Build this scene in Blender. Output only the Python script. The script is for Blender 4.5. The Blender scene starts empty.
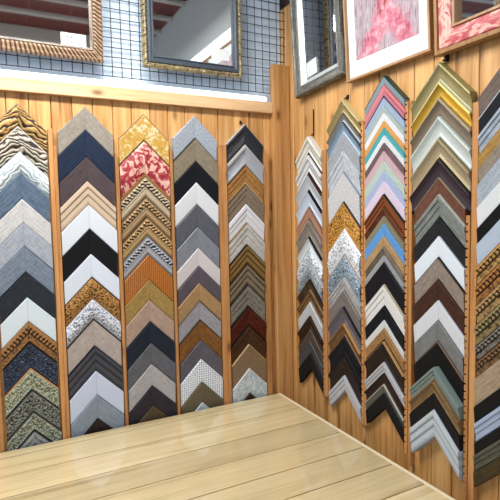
import bpy, bmesh, math, random
from mathutils import Vector, noise
random.seed(7)
C = bpy.context.scene.collection

# ------------------------------------------------------------------ helpers
def lin(h, k=1.0):
    v = []
    for i in (0, 2, 4):
        c = int(h[i:i+2], 16) / 255
        c = c / 12.92 if c <= .04045 else ((c + .055) / 1.055) ** 2.4
        v.append(min(1, c * k))
    return (v[0], v[1], v[2], 1)

def tag(o, label, cat, group=None, kind=None):
    if label: o['label'] = label
    if cat: o['category'] = cat
    if group: o['group'] = group
    if kind: o['kind'] = kind
    return o

def empty(name, loc, rz=0, rx=0, ry=0):
    o = bpy.data.objects.new(name, None); C.objects.link(o)
    o.location = loc; o.rotation_euler = (rx, ry, rz); o.empty_display_size = .05
    return o

def mesh(name, verts, faces, mats, parent=None, loc=None, uv=None, fm=None, attr=None, smooth=False):
    me = bpy.data.meshes.new(name)
    me.from_pydata(verts, [], faces)
    if not isinstance(mats, (list, tuple)): mats = [mats]
    for m in mats: me.materials.append(m)
    if fm:
        for p, i in zip(me.polygons, fm): p.material_index = i
    if uv:
        l = me.uv_layers.new(name='UVMap')
        for p in me.polygons:
            for li in p.loop_indices:
                l.data[li].uv = uv[me.loops[li].vertex_index]
    if attr:
        for an, vals in attr.items():
            a = me.attributes.new(an, 'FLOAT', 'POINT')
            for i, v in enumerate(vals): a.data[i].value = v
    bm = bmesh.new(); bm.from_mesh(me)
    bmesh.ops.recalc_face_normals(bm, faces=bm.faces)
    bm.to_mesh(me); bm.free()
    if smooth:
        for p in me.polygons: p.use_smooth = True
    o = bpy.data.objects.new(name, me); C.objects.link(o)
    if parent: o.parent = parent
    if loc: o.location = loc
    return o

class MB:
    """collects boxes into one mesh"""
    def __init__(s): s.v = []; s.f = []; s.a = []
    def box(s, x0, x1, y0, y1, z0, z1, pid=0., bev=0.0):
        n = len(s.v)
        if bev:
            # bevel on the vertical long edges of the visible faces (plan section is an octagon)
            b = bev
            ring = [(x0+b,y0),(x1-b,y0),(x1,y0+b),(x1,y1-b),(x1-b,y1),(x0+b,y1),(x0,y1-b),(x0,y0+b)]
            for z in (z0, z1):
                for x, y in ring: s.v.append((x, y, z)); s.a.append(pid)
            for i in range(8):
                j = (i+1) % 8
                s.f.append((n+i, n+j, n+8+j, n+8+i))
            s.f.append(tuple(n+i for i in range(8))); s.f.append(tuple(n+8+i for i in range(8)))
        else:
            for z in (z0, z1):
                for x, y in ((x0,y0),(x1,y0),(x1,y1),(x0,y1)): s.v.append((x, y, z)); s.a.append(pid)
            s.f += [(n,n+1,n+2,n+3),(n+4,n+5,n+6,n+7),(n,n+1,n+5,n+4),(n+1,n+2,n+6,n+5),(n+2,n+3,n+7,n+6),(n+3,n,n+4,n+7)]
        return s
    def build(s, name, m, parent=None, loc=None):
        return mesh(name, s.v, s.f, m, parent, loc, attr={'pid': s.a})

def bevel(o, w=.002, seg=2):
    b = o.modifiers.new('bev', 'BEVEL'); b.width = w; b.segments = seg; b.limit_method = 'ANGLE'; b.angle_limit = .6
    return o

# ------------------------------------------------------------------ materials
class N:
    def __init__(s, name):
        s.m = bpy.data.materials.new(name); s.m.use_nodes = True
        s.t = s.m.node_tree; s.t.nodes.clear()
        s.out = s.n('ShaderNodeOutputMaterial'); s.b = s.n('ShaderNodeBsdfPrincipled')
        s.l(s.b.outputs[0], s.out.inputs[0])
    def n(s, t, **k):
        x = s.t.nodes.new(t)
        for a, v in k.items(): setattr(x, a, v)
        return x
    def l(s, a, b): s.t.links.new(a, b)
    def setv(s, node, **k):
        for a, v in k.items(): node.inputs[a.replace('_', ' ')].default_value = v
    def coord(s, kind='UV', scale=(1,1,1), off=None):
        tc = s.n('ShaderNodeTexCoord'); mp = s.n('ShaderNodeMapping')
        mp.inputs['Scale'].default_value = scale
        s.l(tc.outputs[kind], mp.inputs[0])
        if off is not None: s.l(off, mp.inputs['Location'])
        return mp.outputs[0]
    def noise(s, vec, scale=5, detail=3, rough=.5, dist=0):
        x = s.n('ShaderNodeTexNoise'); s.l(vec, x.inputs['Vector'])
        x.inputs['Scale'].default_value = scale; x.inputs['Detail'].default_value = detail
        x.inputs['Roughness'].default_value = rough; x.inputs['Distortion'].default_value = dist
        return x.outputs['Fac']
    def math(s, op, a, b=None, c=None):
        x = s.n('ShaderNodeMath', operation=op)
        for i, v in enumerate((a, b, c)):
            if v is None: continue
            if isinstance(v, (int, float)): x.inputs[i].default_value = v
            else: s.l(v, x.inputs[i])
        return x.outputs[0]
    def ramp(s, fac, stops, interp='LINEAR'):
        x = s.n('ShaderNodeValToRGB'); s.l(fac, x.inputs[0]); cr = x.color_ramp; cr.interpolation = interp
        while len(cr.elements) < len(stops): cr.elements.new(.5)
        for e, (p, c) in zip(cr.elements, stops): e.position = p; e.color = c
        return x.outputs[0]
    def mix(s, fac, a, b, mode='MIX'):
        x = s.n('ShaderNodeMix', data_type='RGBA', blend_type=mode)
        if isinstance(fac, (int, float)): x.inputs[0].default_value = fac
        else: s.l(fac, x.inputs[0])
        for i, v in ((6, a), (7, b)):
            if isinstance(v, tuple): x.inputs[i].default_value = v
            else: s.l(v, x.inputs[i])
        return x.outputs[2]
    def bump(s, h, strength=.3, dist=.002):
        x = s.n('ShaderNodeBump'); s.l(h, x.inputs['Height'])
        x.inputs['Strength'].default_value = strength; x.inputs['Distance'].default_value = dist
        s.l(x.outputs[0], s.b.inputs['Normal'])
    def attr(s, name):
        x = s.n('ShaderNodeAttribute'); x.attribute_name = name; return x
    def fin(s, col, rough=.5, metal=0., spec=.5):
        if isinstance(col, tuple): s.b.inputs['Base Color'].default_value = col
        else: s.l(col, s.b.inputs['Base Color'])
        if isinstance(rough, (int, float)): s.b.inputs['Roughness'].default_value = rough
        else: s.l(rough, s.b.inputs['Roughness'])
        s.b.inputs['Metallic'].default_value = metal
        s.b.inputs['Specular IOR Level'].default_value = spec
        return s.m

K = 0.86
cache = {}
RELIEF = {'zebra', 'swirl', 'scroll', 'bead', 'zedge', 'weave', 'rib', 'dots'}
def sample_mat(kind, c1, c2, metal=0., c3=None):
    key = (kind, c1, c2, metal, c3)
    if key in cache: return cache[key]
    n = N('moulding_%s_%s' % (kind, c1))
    a, b = lin(c1, K), lin(c2, K)
    uv = n.coord('UV')
    if kind == 'plain':
        f = n.noise(uv, 60, 2)
        col = n.mix(n.math('MULTIPLY', f, .35), a, b)
        m = n.fin(col, .36 if metal else (.42 if sum(a[:3]) > .15 else .6), metal, .5 if sum(a[:3]) > .15 else .2)
    elif kind == 'grain':
        f = n.noise(n.coord('UV', (18, 260, 1)), 1, 4, .6)
        g = n.noise(n.coord('UV', (120, 30, 1)), 1, 3, .6)
        f = n.math('ADD', n.math('MULTIPLY', f, .7), n.math('MULTIPLY', g, .3))
        dk = tuple(v * .72 for v in b[:3]) + (1,)
        lt = tuple(min(1, v * 1.12) for v in a[:3]) + (1,)
        col = n.ramp(f, [(.3, dk), (.47, b), (.53, a), (.72, lt)])
        n.bump(f, .25, .001)
        m = n.fin(col, .5, metal, .5 if sum(a[:3]) > .15 else .25)
    elif kind == 'stripe':
        at = n.attr('t')
        s_ = n.math('SINE', n.math('MULTIPLY', at.outputs['Fac'], 19))
        f = n.noise(n.coord('UV', (20, 200, 1)), 1, 3)
        s_ = n.math('ADD', n.math('MULTIPLY', s_, .35), f)
        col = n.ramp(s_, [(.3, b), (.6, a)])
        m = n.fin(col, .45, metal)
    elif kind == 'marble':
        w = n.noise(n.coord('UV', (38, 38, 1)), 1, 4, .6, 1.2)
        lt = tuple(v * .8 for v in a[:3]) + (1,)
        col = n.ramp(w, [(.36, lt), (.45, a), (.52, a), (.58, b)])
        m = n.fin(col, .45)
    elif kind == 'marble2':
        w = n.noise(n.coord('UV', (34, 34, 1)), 1, 3, .6, 1.0)
        dk = tuple(v * .6 for v in a[:3]) + (1,)
        col = n.ramp(w, [(.34, dk), (.46, a), (.50, a), (.54, b), (.66, tuple(min(1, v*1.2) for v in b[:3]) + (1,)), (.70, a)])
        m = n.fin(col, .45)
    elif kind == 'speckle':
        w = n.noise(n.coord('UV', (170, 170, 1)), 1, 3, .7)
        col = n.ramp(w, [(.36, b), (.5, a), (.66, tuple(min(1, v*1.25) for v in a[:3]) + (1,))])
        n.bump(w, .4, .001)
        m = n.fin(col, .5, .1)
    else:   # carved relief: colour follows how high the carving stands (dark paint left in the hollows)
        r = n.attr('relief').outputs['Fac']
        f = n.noise(uv, 150, 3)
        r2 = n.math('ADD', r, n.math('MULTIPLY', n.math('SUBTRACT', f, .5), .25))
        hi = tuple(min(1, v * 1.3) for v in a[:3]) + (1,)
        col = n.ramp(r2, [(.22, b), (.5, a), (.9, hi)])
        m = n.fin(col, .4, metal or (.15 if kind in ('scroll', 'zebra', 'bead') else .05))
    cache[key] = m
    return m

def solid(name, h, rough=.5, metal=0., spec=.5, k=1.0):
    key = ('solid', name)
    if key not in cache:
        n = N(name); f = n.noise(n.coord('Object'), 40, 2)
        c = lin(h, k); d = tuple(v * .86 for v in c[:3]) + (1,)
        cache[key] = n.fin(n.mix(f, d, c), rough, metal, spec)
    return cache[key]

def pine(name, light, mid, dark, axis='z', rough=.45, knots=True, coat=0., spec=.5, gs=1.0):
    n = N(name)
    pid = n.attr('pid').outputs['Fac']
    cmb = n.n('ShaderNodeCombineXYZ')
    for i in range(3): n.l(n.math('MULTIPLY', pid, 13.7 + 5.1 * i), cmb.inputs[i])
    st = {'z': (1, 1, .045), 'x': (.045, 1, 1), 'y': (1, .045, 1)}[axis]
    v = n.coord('Object', tuple(q * gs for q in st), cmb.outputs[0])
    g1 = n.noise(v, 26, 4, .6, .6)
    g2 = n.noise(v, 120, 3, .6)
    g = n.math('ADD', n.math('MULTIPLY', g1, .72), n.math('MULTIPLY', g2, .28))
    col = n.ramp(g, [(.32, lin(dark)), (.45, lin(mid)), (.62, lin(light))])
    tone = n.math('MULTIPLY_ADD', n.math('FRACT', n.math('MULTIPLY', pid, 7.31)), .26, .80)
    tn = n.n('ShaderNodeCombineColor')
    for i in range(3): n.l(tone, tn.inputs[i])
    col = n.mix(1.0, col, tn.outputs[0], 'MULTIPLY')
    if knots:
        ks = {'z': (9, 9, 4.2), 'x': (4.2, 9, 9), 'y': (9, 4.2, 9)}[axis]
        vo = n.n('ShaderNodeTexVoronoi'); n.l(n.coord('Object', ks, cmb.outputs[0]), vo.inputs['Vector']); vo.inputs['Scale'].default_value = 1
        k = n.ramp(vo.outputs['Distance'], [(.055, (1,1,1,1)), (.13, (.25,.25,.25,1)), (.2, (0,0,0,1))])
        col = n.mix(n.math('MULTIPLY', k, .8), col, lin('5c3216'))
    n.bump(g, .12, .001)
    m = n.fin(col, rough, 0, spec)
    n.b.inputs['Coat Weight'].default_value = coat
    n.b.inputs['Coat Roughness'].default_value = .05
    return m

M = {}
M['wall_pine'] = pine('pine_boards', 'dcae72', 'c48f52', '8a5526')
M['strip_pine'] = pine('pine_strips', 'c69058', 'b27c48', '84552e', gs=1.6)
M['rail_pine'] = pine('pine_rail', 'e2be94', 'd4ac7e', 'b48456', axis='x')
TP = M['table_pine'] = pine('pine_table', 'dac99e', 'ccb98e', 'ab9364', axis='x', rough=.4, knots=False, coat=1.0)
TP.node_tree.nodes['Principled BSDF'].inputs['Coat IOR'].default_value = 1.85
M['white_wall'] = solid('white_plaster', 'cfe0f2', .8)
M['wire'] = solid('black_wire', '22262c', .4, .3)
M['black'] = solid('black_metal', '101012', .4, .5)
M['card'] = solid('white_card', 'd6dad8', .7)
M['dark'] = solid('dark_backing', '3a2413', .8)
mm = N('mirror_silver'); M['mirror'] = mm.fin((.88, .9, .91, 1), .03, 1.0)

# ------------------------------------------------------------------ room
W = 'wall_left'
def boards(name, edges, z0, z1, mat, rz, gap=.0022):
    mb = MB()
    for i in range(len(edges) - 1):
        mb.box(edges[i] + gap/2, edges[i+1] - gap/2, 0, .016, z0, z1, random.random(), .0022)
    o = mb.build(name, mat)
    # backing board seen at the bottom of every groove
    o.data.materials.append(M['dark'])
    o.rotation_euler = (0, 0, rz)
    return o
RAILZ = 2.199
eL = [-.055 - .083 * i for i in range(46)][::-1] + [0.0]
wl = boards('wall_left', eL, 0, RAILZ + .03, M['wall_pine'], 0)
tag(wl, None, None, None, 'structure')
b = MB().box(eL[0], .0, .016, .04, 0, RAILZ + .03).build('wall_left_backing', M['dark']); tag(b, None, None, None, 'structure')
b.name = 'trim_1'
up_ = MB().box(eL[0], .0, .055, .10, RAILZ + .0, 3.3).build('wall_left_upper', M['white_wall']); up_.name = 'wall_left_upper'; tag(up_, None, None, None, 'structure')
eR = [-.054, .0] + [.064 + .0895 * i for i in range(48)]
wr = boards('wall_right', eR, 0, 2.74, M['wall_pine'], -math.pi / 2)
tag(wr, None, None, None, 'structure')
b = MB().box(0.0165, .04, -4.2, .1, 0, 2.86).build('trim_2', M['dark']); tag(b, None, None, None, 'structure')
fl = N('floor_tiles')
br = fl.n('ShaderNodeTexBrick'); fl.l(fl.coord('Object', (1,1,1)), br.inputs['Vector']); br.offset = 0
for k_, v_ in (('Scale', 1.0), ('Mortar Size', .004), ('Brick Width', .4), ('Row Height', .4)): br.inputs[k_].default_value = v_
br.inputs['Color1'].default_value = lin('8d8174'); br.inputs['Color2'].default_value = lin('968a7c'); br.inputs['Mortar'].default_value = lin('5a544c')
MF = fl.fin(br.outputs['Color'], .4)
o = MB().box(-4.5, .02, -5.0, .1, -.1, 0).build('floor', MF); tag(o, None, None, None, 'structure')

# ceiling: terracotta vaulting boards between pale beams
cn = N('terracotta_ceiling')
bk = cn.n('ShaderNodeTexBrick'); cn.l(cn.coord('Object'), bk.inputs['Vector'])
for k_, v_ in (('Scale', 1.0), ('Mortar Size', .006), ('Brick Width', .3), ('Row Height', .15)): bk.inputs[k_].default_value = v_
bk.inputs['Color1'].default_value = lin('7c4440'); bk.inputs['Color2'].default_value = lin('703c3a'); bk.inputs['Mortar'].default_value = lin('8a5850')
MC = cn.fin(bk.outputs['Color'], .8)
o = MB().box(.0, .10, -4.3, .055, 2.87, 3.3).build('wall_right_upper', solid('grey_plaster', 'dde2e2', .7)); tag(o, None, None, None, 'structure')
o = MB().box(.008, .04, -4.3, .1, 2.85, 2.87).build('trim_4', M['black']); tag(o, None, None, None, 'structure')
o = MB().box(-4.5, .04, -5.0, .1, 3.3, 3.4).build('ceiling', MC); tag(o, None, None, None, 'structure')
M['beam'] = solid('painted_beam', 'ccd0d2', .6)
for yb, wd_, hd_ in [(-.53, .045, .03), (-.85, .045, .03), (-1.17, .045, .03), (-1.49, .045, .03), (-1.81, .045, .03), (-2.13, .05, .03), (-2.56, .16, .10), (-2.95, .36, .05), (-3.4, .045, .03), (-3.72, .045, .03), (-4.04, .045, .03)]:
    o = bevel(MB().box(-4.5, .0, yb - wd_/2, yb + wd_/2, 3.3 - hd_, 3.3).build('ceiling_beam', M['beam']), .006)
    tag(o, 'grey painted ceiling beam seen only in the mirrors', 'beam', 'ceiling beams')

# rail, white light strip and corner post on the left wall
o = bevel(MB().box(-3.8, -.0965, -.026, .055, RAILZ, 2.252, .37).build('trim_3', M['rail_pine']), .003)
tag(o, None, None, None, 'structure')
post = bevel(MB().box(-.096, -.003, -.036, .0, 0, 2.44, .61).build('corner_post', M['strip_pine']), .003)
post.data.materials[0] = pine('pine_post', 'cf9c64', 'bc8850', '936034')
tag(post, 'square-cut pine post standing in the corner between the two walls', 'post')
em = N('lit_tube'); em.b.inputs['Emission Color'].default_value = (.93, .97, 1, 1); em.b.inputs['Emission Strength'].default_value = 1.3
MT = em.fin((.9, .9, .9, 1), .4)
t = empty('strip_light', (-1.2, -.0, 2.2525))
tag(t, 'long white strip light lying along the top of the pine rail', 'light')
t2 = empty('strip_light', (0, -1.9, 2.75), -math.pi / 2)
tag(t2, 'white strip light above the right wall boards, seen in the ornate mirror', 'light')
MB().box(-1.85, 1.85, -.02, 0, .03, .085).build('diffuser', MT, t2)
MB().box(-1.87, 1.87, -.024, .012, .085, .098).build('base', M['card'], t2)
n_ = 10; R_ = .0125; vs = []; fs = []
xs = [-2.2, -2.19, 1.065, 1.077]
rr = [.8, 1, 1, .7]
for x, k in zip(xs, rr):
    for j in range(n_):
        a = 2 * math.pi * j / n_; vs.append((x, -.008 + R_ * k * math.cos(a), .0165 + R_ * k * math.sin(a)))
for i in range(3):
    for j in range(n_): fs.append((i*n_+j, i*n_+(j+1) % n_, (i+1)*n_+(j+1) % n_, (i+1)*n_+j))
fs += [tuple(range(n_)), tuple(3*n_+j for j in range(n_))]
mesh('tube', vs, fs, MT, t, smooth=True)
MB().box(-2.2, 1.07, -.016, .03, 0, .004).build('base', M['card'], t)

# wire grid panel
def wires():
    vs, fs = [], []
    def rod(p, q, r, ax):
        k = len(vs)
        for e in (p, q):
            for j in range(6):
                a = math.pi / 3 * j; c, s_ = r * math.cos(a), r * math.sin(a)
                vs.append((e[0] + (c if ax == 'z' else 0), e[1] + s_, e[2] + (c if ax == 'x' else 0)))
        for j in range(6): fs.append((k+j, k+(j+1) % 6, k+6+(j+1) % 6, k+6+j))
        fs.append(tuple(k+j for j in range(6))); fs.append(tuple(k+6+j for j in range(6)))
    x = -.0126
    while x > -2.6:
        rod((x, .000, 2.30), (x, .000, 3.2), .002, 'z'); x -= .0412
    z = 2.302
    while z < 3.2:
        rod((-2.6, -.0032, z), (-.006, -.0032, z), .002, 'x'); z += .0405
    return vs, fs
vs, fs = wires()
g = mesh('wire_grid', vs, fs, M['wire'])
tag(g, 'black wire grid panel in front of the white upper wall', 'wire grid')
for x in (-2.4, -1.8, -1.2, -.84, -.2):
    pass
MB().box(-.86, -.84, -.0, .0545, 2.86, 2.866).build('bracket', M['wire'], g)
MB().box(-.22, -.2, -.0, .0545, 2.86, 2.866).build('bracket', M['wire'], g)

# ------------------------------------------------------------------ the racks and their corner samples
RACKS = {
'A': ('L', -1.261, 0.106, 'leftmost rack', [
  (2.1534, 2.0656, 'bronze zebra-carved', 'bronze zebra-carved', 'round', 'zebra', 'a8844c', '241a12', {'edge': '6b5a48'}),
  (2.0656, 1.9663, 'brown and silver wavy-carved', 'brown wavy-carved', 'round', 'zebra', 'b0a898', '30241c', {'edge': 'cfc8bc'}),
  (1.9663, 1.8796, 'pale silver swirl-carved', 'silver swirl-carved', 'round', 'swirl', 'c9d3d6', '7e8d90', {}),
  (1.8796, 1.7764, 'slate blue wood-grained', 'slate blue', 'flat', 'grain', '5f7187', '4a5b70', {}),
  (1.7764, 1.6821, 'pale warm grey', 'pale warm grey', 'flat', 'grain', 'cfcdcc', 'bfbdbc', {}),
  (1.6821, 1.5859, 'light cool grey', 'light cool grey', 'flat', 'grain', 'aab0ba', '9aa1ac', {}),
  (1.5859, 1.4825, 'mid blue-grey', 'mid blue-grey', 'flat', 'grain', '7d899b', '6c7889', {}),
  (1.4825, 1.3787, 'charcoal grained', 'charcoal', 'flat', 'grain', '2c313b', '22262e', {}),
  (1.3787, 1.2791, 'icy white flat', 'icy white', 'flat', 'plain', 'dbe8f0', 'cfdce6', {}),
  (1.2791, 1.1945, 'dark bronze beaded', 'dark bronze beaded', 'step', 'bead', '94683a', '2c1d14', {'edge': '9c7446'}),
  (1.1945, 1.0860, 'navy and black carved', 'navy carved', 'step', 'scroll', '2f3b55', '0f1118', {'edge': '1b1a1c'}),
  (1.0860, 0.9952, 'sage silver carved with tan side', 'sage silver', 'step', 'scroll', 'aab09a', '6c705c', {'edge': 'c08a52'}),
  (0.9952, 0.9025, 'blackened silver carved', 'blackened silver', 'step', 'scroll', '7d817a', '1b1c1a', {'edge': '2a2a28'}),
  (0.9025, 0.8237, 'grey-green silver carved', 'grey-green carved', 'step', 'scroll', '9da394', '5a6054', {'edge': '41443c'}),
  (0.8237, 0.7251, 'ridged pewter grey', 'pewter grey', 'step', 'grain', '9aa0a2', '7f8688', {'edge': '2a2a28'}),
]),
'B': ('L', -1.005, 0.116, 'second rack from left', [
  (2.1596, 2.0636, 'taupe grey top', 'taupe grey', 'flat', 'grain', '9c9388', '8b8378', {}),
  (2.0636, 1.9516, 'dark navy', 'dark navy', 'flat', 'grain', '1f2d44', '18243a', {}),
  (1.9516, 1.8512, 'plum brown', 'plum brown', 'flat', 'grain', '4e4044', '42363a', {}),
  (1.8512, 1.7501, 'beige striped wood', 'beige striped', 'step', 'stripe', 'cdb79e', 'b59e86', {}),
  (1.7501, 1.6483, 'upper bluish white', 'upper white', 'flat', 'plain', 'dfe6ee', 'd3dbe6', {}),
  (1.6483, 1.5414, 'plain black', 'black', 'flat', 'plain', '0f1014', '0c0c10', {}),
  (1.5414, 1.4424, 'lower bright white', 'lower white', 'flat', 'plain', 'dde6f4', 'd3dbe6', {}),
  (1.4424, 1.3471, 'antique gold leaf-carved', 'antique gold', 'round', 'scroll', 'a87a3c', '3c2612', {'edge': '4a3420'}),
  (1.3471, 1.2599, 'silver white leaf-carved', 'silver leaf-carved', 'round', 'scroll', 'ccd0da', '7d8594', {}),
  (1.2599, 1.1413, 'greige flat', 'greige', 'flat', 'grain', 'b5aaa4', 'a89d98', {'edge': '2a2422'}),
  (1.1413, 1.0306, 'charcoal ridged', 'charcoal ridged', 'step', 'stripe', '3d3f4c', '25262f', {'edge': '1e1f26'}),
  (1.0306, 0.9236, 'lavender white', 'lavender white', 'flat', 'plain', 'cbd6ee', 'c0cbe4', {}),
  (0.9236, 0.8175, 'blue-grey flat', 'blue-grey', 'flat', 'grain', '8b99a9', '7f8d9e', {}),
  (0.8175, 0.7207, 'dark maroon', 'dark maroon', 'flat', 'grain', '2e1e20', '241618', {}),
]),
'C': ('L', -0.757, 0.114, 'third rack from left', [
  (2.1479, 2.0347, 'yellow marbled top', 'yellow marbled', 'flat', 'marble', 'c99e48', 'dccfa4', {'edge': '7c6248'}),
  (2.0347, 1.8764, 'pink and crimson floral', 'crimson floral', 'round', 'marble2', 'a8303c', 'e0b0a0', {'edge': '4a3020', 'lip': 'a87848', 'lw': 0.013}),
  (1.8764, 1.7833, 'cream and gilt zebra-edged', 'upper zebra-edged', 'step', 'zedge', 'b9a88c', '2e2418', {'edge': '6b4a2c'}),
  (1.7833, 1.6942, 'bronze and cream zebra-edged', 'middle zebra-edged', 'step', 'zedge', 'a88a62', '2e2418', {'edge': '6b4a2c'}),
  (1.6942, 1.6089, 'tan and grey zebra-edged', 'lower zebra-edged', 'step', 'zedge', 'b09060', '33261a', {'edge': '6b4a2c'}),
  (1.6089, 1.5232, 'silver and black zebra-edged', 'silver zebra-edged', 'step', 'zedge', 'a3a5ad', '14161c', {'edge': '75777c'}),
  (1.5232, 1.4097, 'orange basket-woven', 'orange woven', 'flat', 'weave', 'b9712c', '5a3012', {}),
  (1.4097, 1.3183, 'olive gold', 'olive gold', 'flat', 'grain', 'a88a4c', '957840', {}),
  (1.3183, 1.2189, 'dusty pink taupe', 'dusty pink', 'flat', 'grain', 'b59a8a', 'a68b7c', {}),
  (1.2189, 1.1198, 'midnight navy', 'midnight navy', 'flat', 'grain', '1b2638', '151e2e', {}),
  (1.1198, 1.0219, 'slate grey brushed', 'slate grey', 'flat', 'grain', '5f626c', '52555f', {}),
  (1.0219, 0.9206, 'pale silver grey', 'pale silver grey', 'flat', 'grain', 'b3b0b4', 'a5a2a6', {}),
  (0.9206, 0.8290, 'dark aubergine', 'dark aubergine', 'flat', 'grain', '312c38', '27232e', {}),
  (0.8290, 0.7293, 'dark olive brown', 'olive brown', 'flat', 'grain', '54452f', '463923', {}),
]),
'D': ('L', -0.514, 0.111, 'fourth rack from left', [
  (2.1567, 2.0560, 'silver speckled top', 'silver speckled', 'flat', 'speckle', 'a7b0bb', '7d8895', {}),
  (2.0560, 1.9501, 'greyish taupe', 'greyish taupe', 'flat', 'grain', '8e8470', '7f7562', {'edge': '40392c'}),
  (1.9501, 1.8504, 'jet black', 'jet black', 'flat', 'plain', '11141c', '0d1016', {}),
  (1.8504, 1.7501, 'white satin', 'white satin', 'flat', 'plain', 'dfe2e6', 'd6d9de', {}),
  (1.7501, 1.6421, 'graphite grey', 'graphite', 'flat', 'grain', '5c5f69', '51545e', {}),
  (1.6421, 1.5428, 'medium steel grey', 'steel grey', 'flat', 'grain', '868b95', '7b808a', {}),
  (1.5428, 1.4572, 'pale pinkish white', 'pinkish white', 'flat', 'plain', 'd8d2d2', 'cdc7c8', {}),
  (1.4572, 1.3759, 'dark mauve grey', 'mauve grey', 'flat', 'grain', '5d555f', '524a55', {}),
  (1.3759, 1.2894, 'honey tan', 'honey tan', 'flat', 'grain', 'b08d62', 'a17f55', {}),
  (1.2894, 1.1995, 'lilac grey', 'lilac grey', 'flat', 'grain', 'a3a0a8', '96939b', {'edge': '5c5048'}),
  (1.1995, 1.1004, 'amber brown aged', 'amber brown', 'flat', 'grain', '8a5820', '6c4216', {'edge': '30200f'}),
  (1.1004, 1.0075, 'plum grey', 'plum grey', 'flat', 'grain', '5f5a66', '55505c', {}),
  (1.0075, 0.8943, 'white and blue dotted', 'blue dotted', 'flat', 'dots', 'd6dce4', '566a86', {}),
  (0.8943, 0.7952, 'dark khaki woven', 'khaki woven', 'flat', 'weave', '6a6048', '3c3524', {}),
  (0.7952, 0.7255, 'ice blue', 'ice blue', 'flat', 'plain', 'c2d0da', 'b5c4cf', {}),
]),
'E': ('L', -0.256, 0.102, 'rack by the post', [
  (2.1368, 2.0376, 'black ribbed pale-edged', 'black ribbed', 'scoop', 'rib', '22262f', '0c0f16', {'edge': 'b0aca4', 'lip': '23262c'}),
  (2.0376, 1.9386, 'silver streaked pale-edged', 'silver streaked', 'scoop', 'rib', 'b4b7bd', '72767e', {'edge': 'c8c0ae'}),
  (1.9386, 1.8460, 'caramel wood', 'caramel', 'step', 'grain', 'b07c40', '96682f', {'edge': '5a3a1c', 'lip': 'd0b080'}),
  (1.8460, 1.7479, 'brown and silver speckled', 'brown speckled', 'step', 'speckle', '8c7a66', '4c3d30', {'edge': '57442e'}),
  (1.7479, 1.6541, 'upper white', 'upper white', 'step', 'plain', 'e3e1e6', 'd0ced4', {}),
  (1.6541, 1.5474, 'off-white washed', 'off-white', 'step', 'grain', 'cdcac4', 'b5b1aa', {'edge': '8c6a40'}),
  (1.5474, 1.4500, 'golden brown ribbed', 'golden brown', 'step', 'stripe', '8c6a34', '5a4018', {'edge': '1f150c'}),
  (1.4500, 1.3465, 'taupe brown stepped', 'taupe stepped', 'step', 'stripe', '85765f', '5c4e3a', {'edge': '2c2014'}),
  (1.3465, 1.2383, 'dull pewter', 'pewter', 'step', 'grain', '8b8478', '6f685c', {'edge': '2a251f'}),
  (1.2383, 1.1417, 'mahogany red black-edged', 'mahogany', 'step', 'grain', '5e2418', '431608', {'edge': '0f0b0a'}),
  (1.1417, 1.0445, 'dark walnut', 'dark walnut', 'step', 'grain', '523420', '3c2412', {'edge': '120d0a'}),
  (1.0445, 0.9209, 'tan cross-hatched', 'cross-hatched', 'flat', 'rib', '8f7354', '5b4430', {'edge': 'c4a070'}),
  (0.9209, 0.7912, 'pale blue marbled', 'blue marbled', 'flat', 'marble', 'b9c6cf', 'dfe6ea', {'edge': 'e4e4e0'}),
  (0.7912, 0.7286, 'dark reddish brown', 'reddish brown', 'flat', 'grain', '4a3028', '38221c', {}),
]),
'F': ('R', -0.23, 0.1045, 'first right-wall rack', [
  (2.0593, 1.9722, 'white top, cream inside', 'white and cream', 'scoop', 'stripe', 'dedfdc', 'b5a98e', {'lip': '0c0c10', 'lw': 0.013}),
  (1.9722, 1.8827, 'pearl white black-lipped', 'pearl white', 'scoop', 'stripe', 'dcdfe2', 'a8a6a6', {'lip': '241814', 'lw': 0.011}),
  (1.8827, 1.8022, 'pale grey brown-lipped', 'pale grey', 'scoop', 'plain', 'bcc2c8', '9aa0a6', {'edge': '3a241c', 'lip': '2a1c18'}),
  (1.8022, 1.7261, 'bluish white black-edged', 'bluish white', 'scoop', 'plain', 'c9d4e2', 'a9b6c6', {'edge': '15161c'}),
  (1.7261, 1.6640, 'salmon pink', 'salmon pink', 'step', 'plain', 'b88872', '9c6c58', {'edge': '7c5646', 'lip': '54382c'}),
  (1.6640, 1.5824, 'mushroom grey', 'mushroom grey', 'scoop', 'grain', '8f867c', '7c746a', {}),
  (1.5824, 1.5294, 'white black-edged', 'black-edged white', 'scoop', 'plain', 'd8dde0', 'bfc6ca', {'edge': '101014'}),
  (1.5294, 1.4568, 'silver white carved', 'silver white carved', 'round', 'scroll', 'cfd5da', '7a848c', {}),
  (1.4568, 1.3790, 'pewter carved', 'pewter carved', 'round', 'scroll', '98a0a4', '59606a', {}),
  (1.3790, 1.3204, 'dark bronze', 'dark bronze', 'scoop', 'grain', '57402a', '38270f', {'edge': '2e1d10', 'lip': 'a8854c'}),
  (1.3204, 1.2666, 'chocolate and gilt', 'chocolate gilt', 'scoop', 'stripe', '4c3120', '8c6a3a', {}),
  (1.2666, 1.1992, 'dusty white', 'dusty white', 'flat', 'plain', 'c7cbce', 'b8bcc0', {}),
  (1.1992, 1.1335, 'dark chestnut', 'dark chestnut', 'scoop', 'grain', '3a2218', '2a170e', {}),
  (1.1335, 1.0741, 'smoky brown', 'smoky brown', 'flat', 'grain', '53463a', '45392e', {}),
  (1.0741, 1.0144, 'iron grey', 'iron grey', 'flat', 'grain', '45464a', '3a3b3f', {}),
  (1.0144, 0.9345, 'matt black bottom', 'matt black', 'flat', 'plain', '131418', '0f1013', {}),
]),
'G': ('R', -0.493, 0.1095, 'second right-wall rack', [
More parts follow.
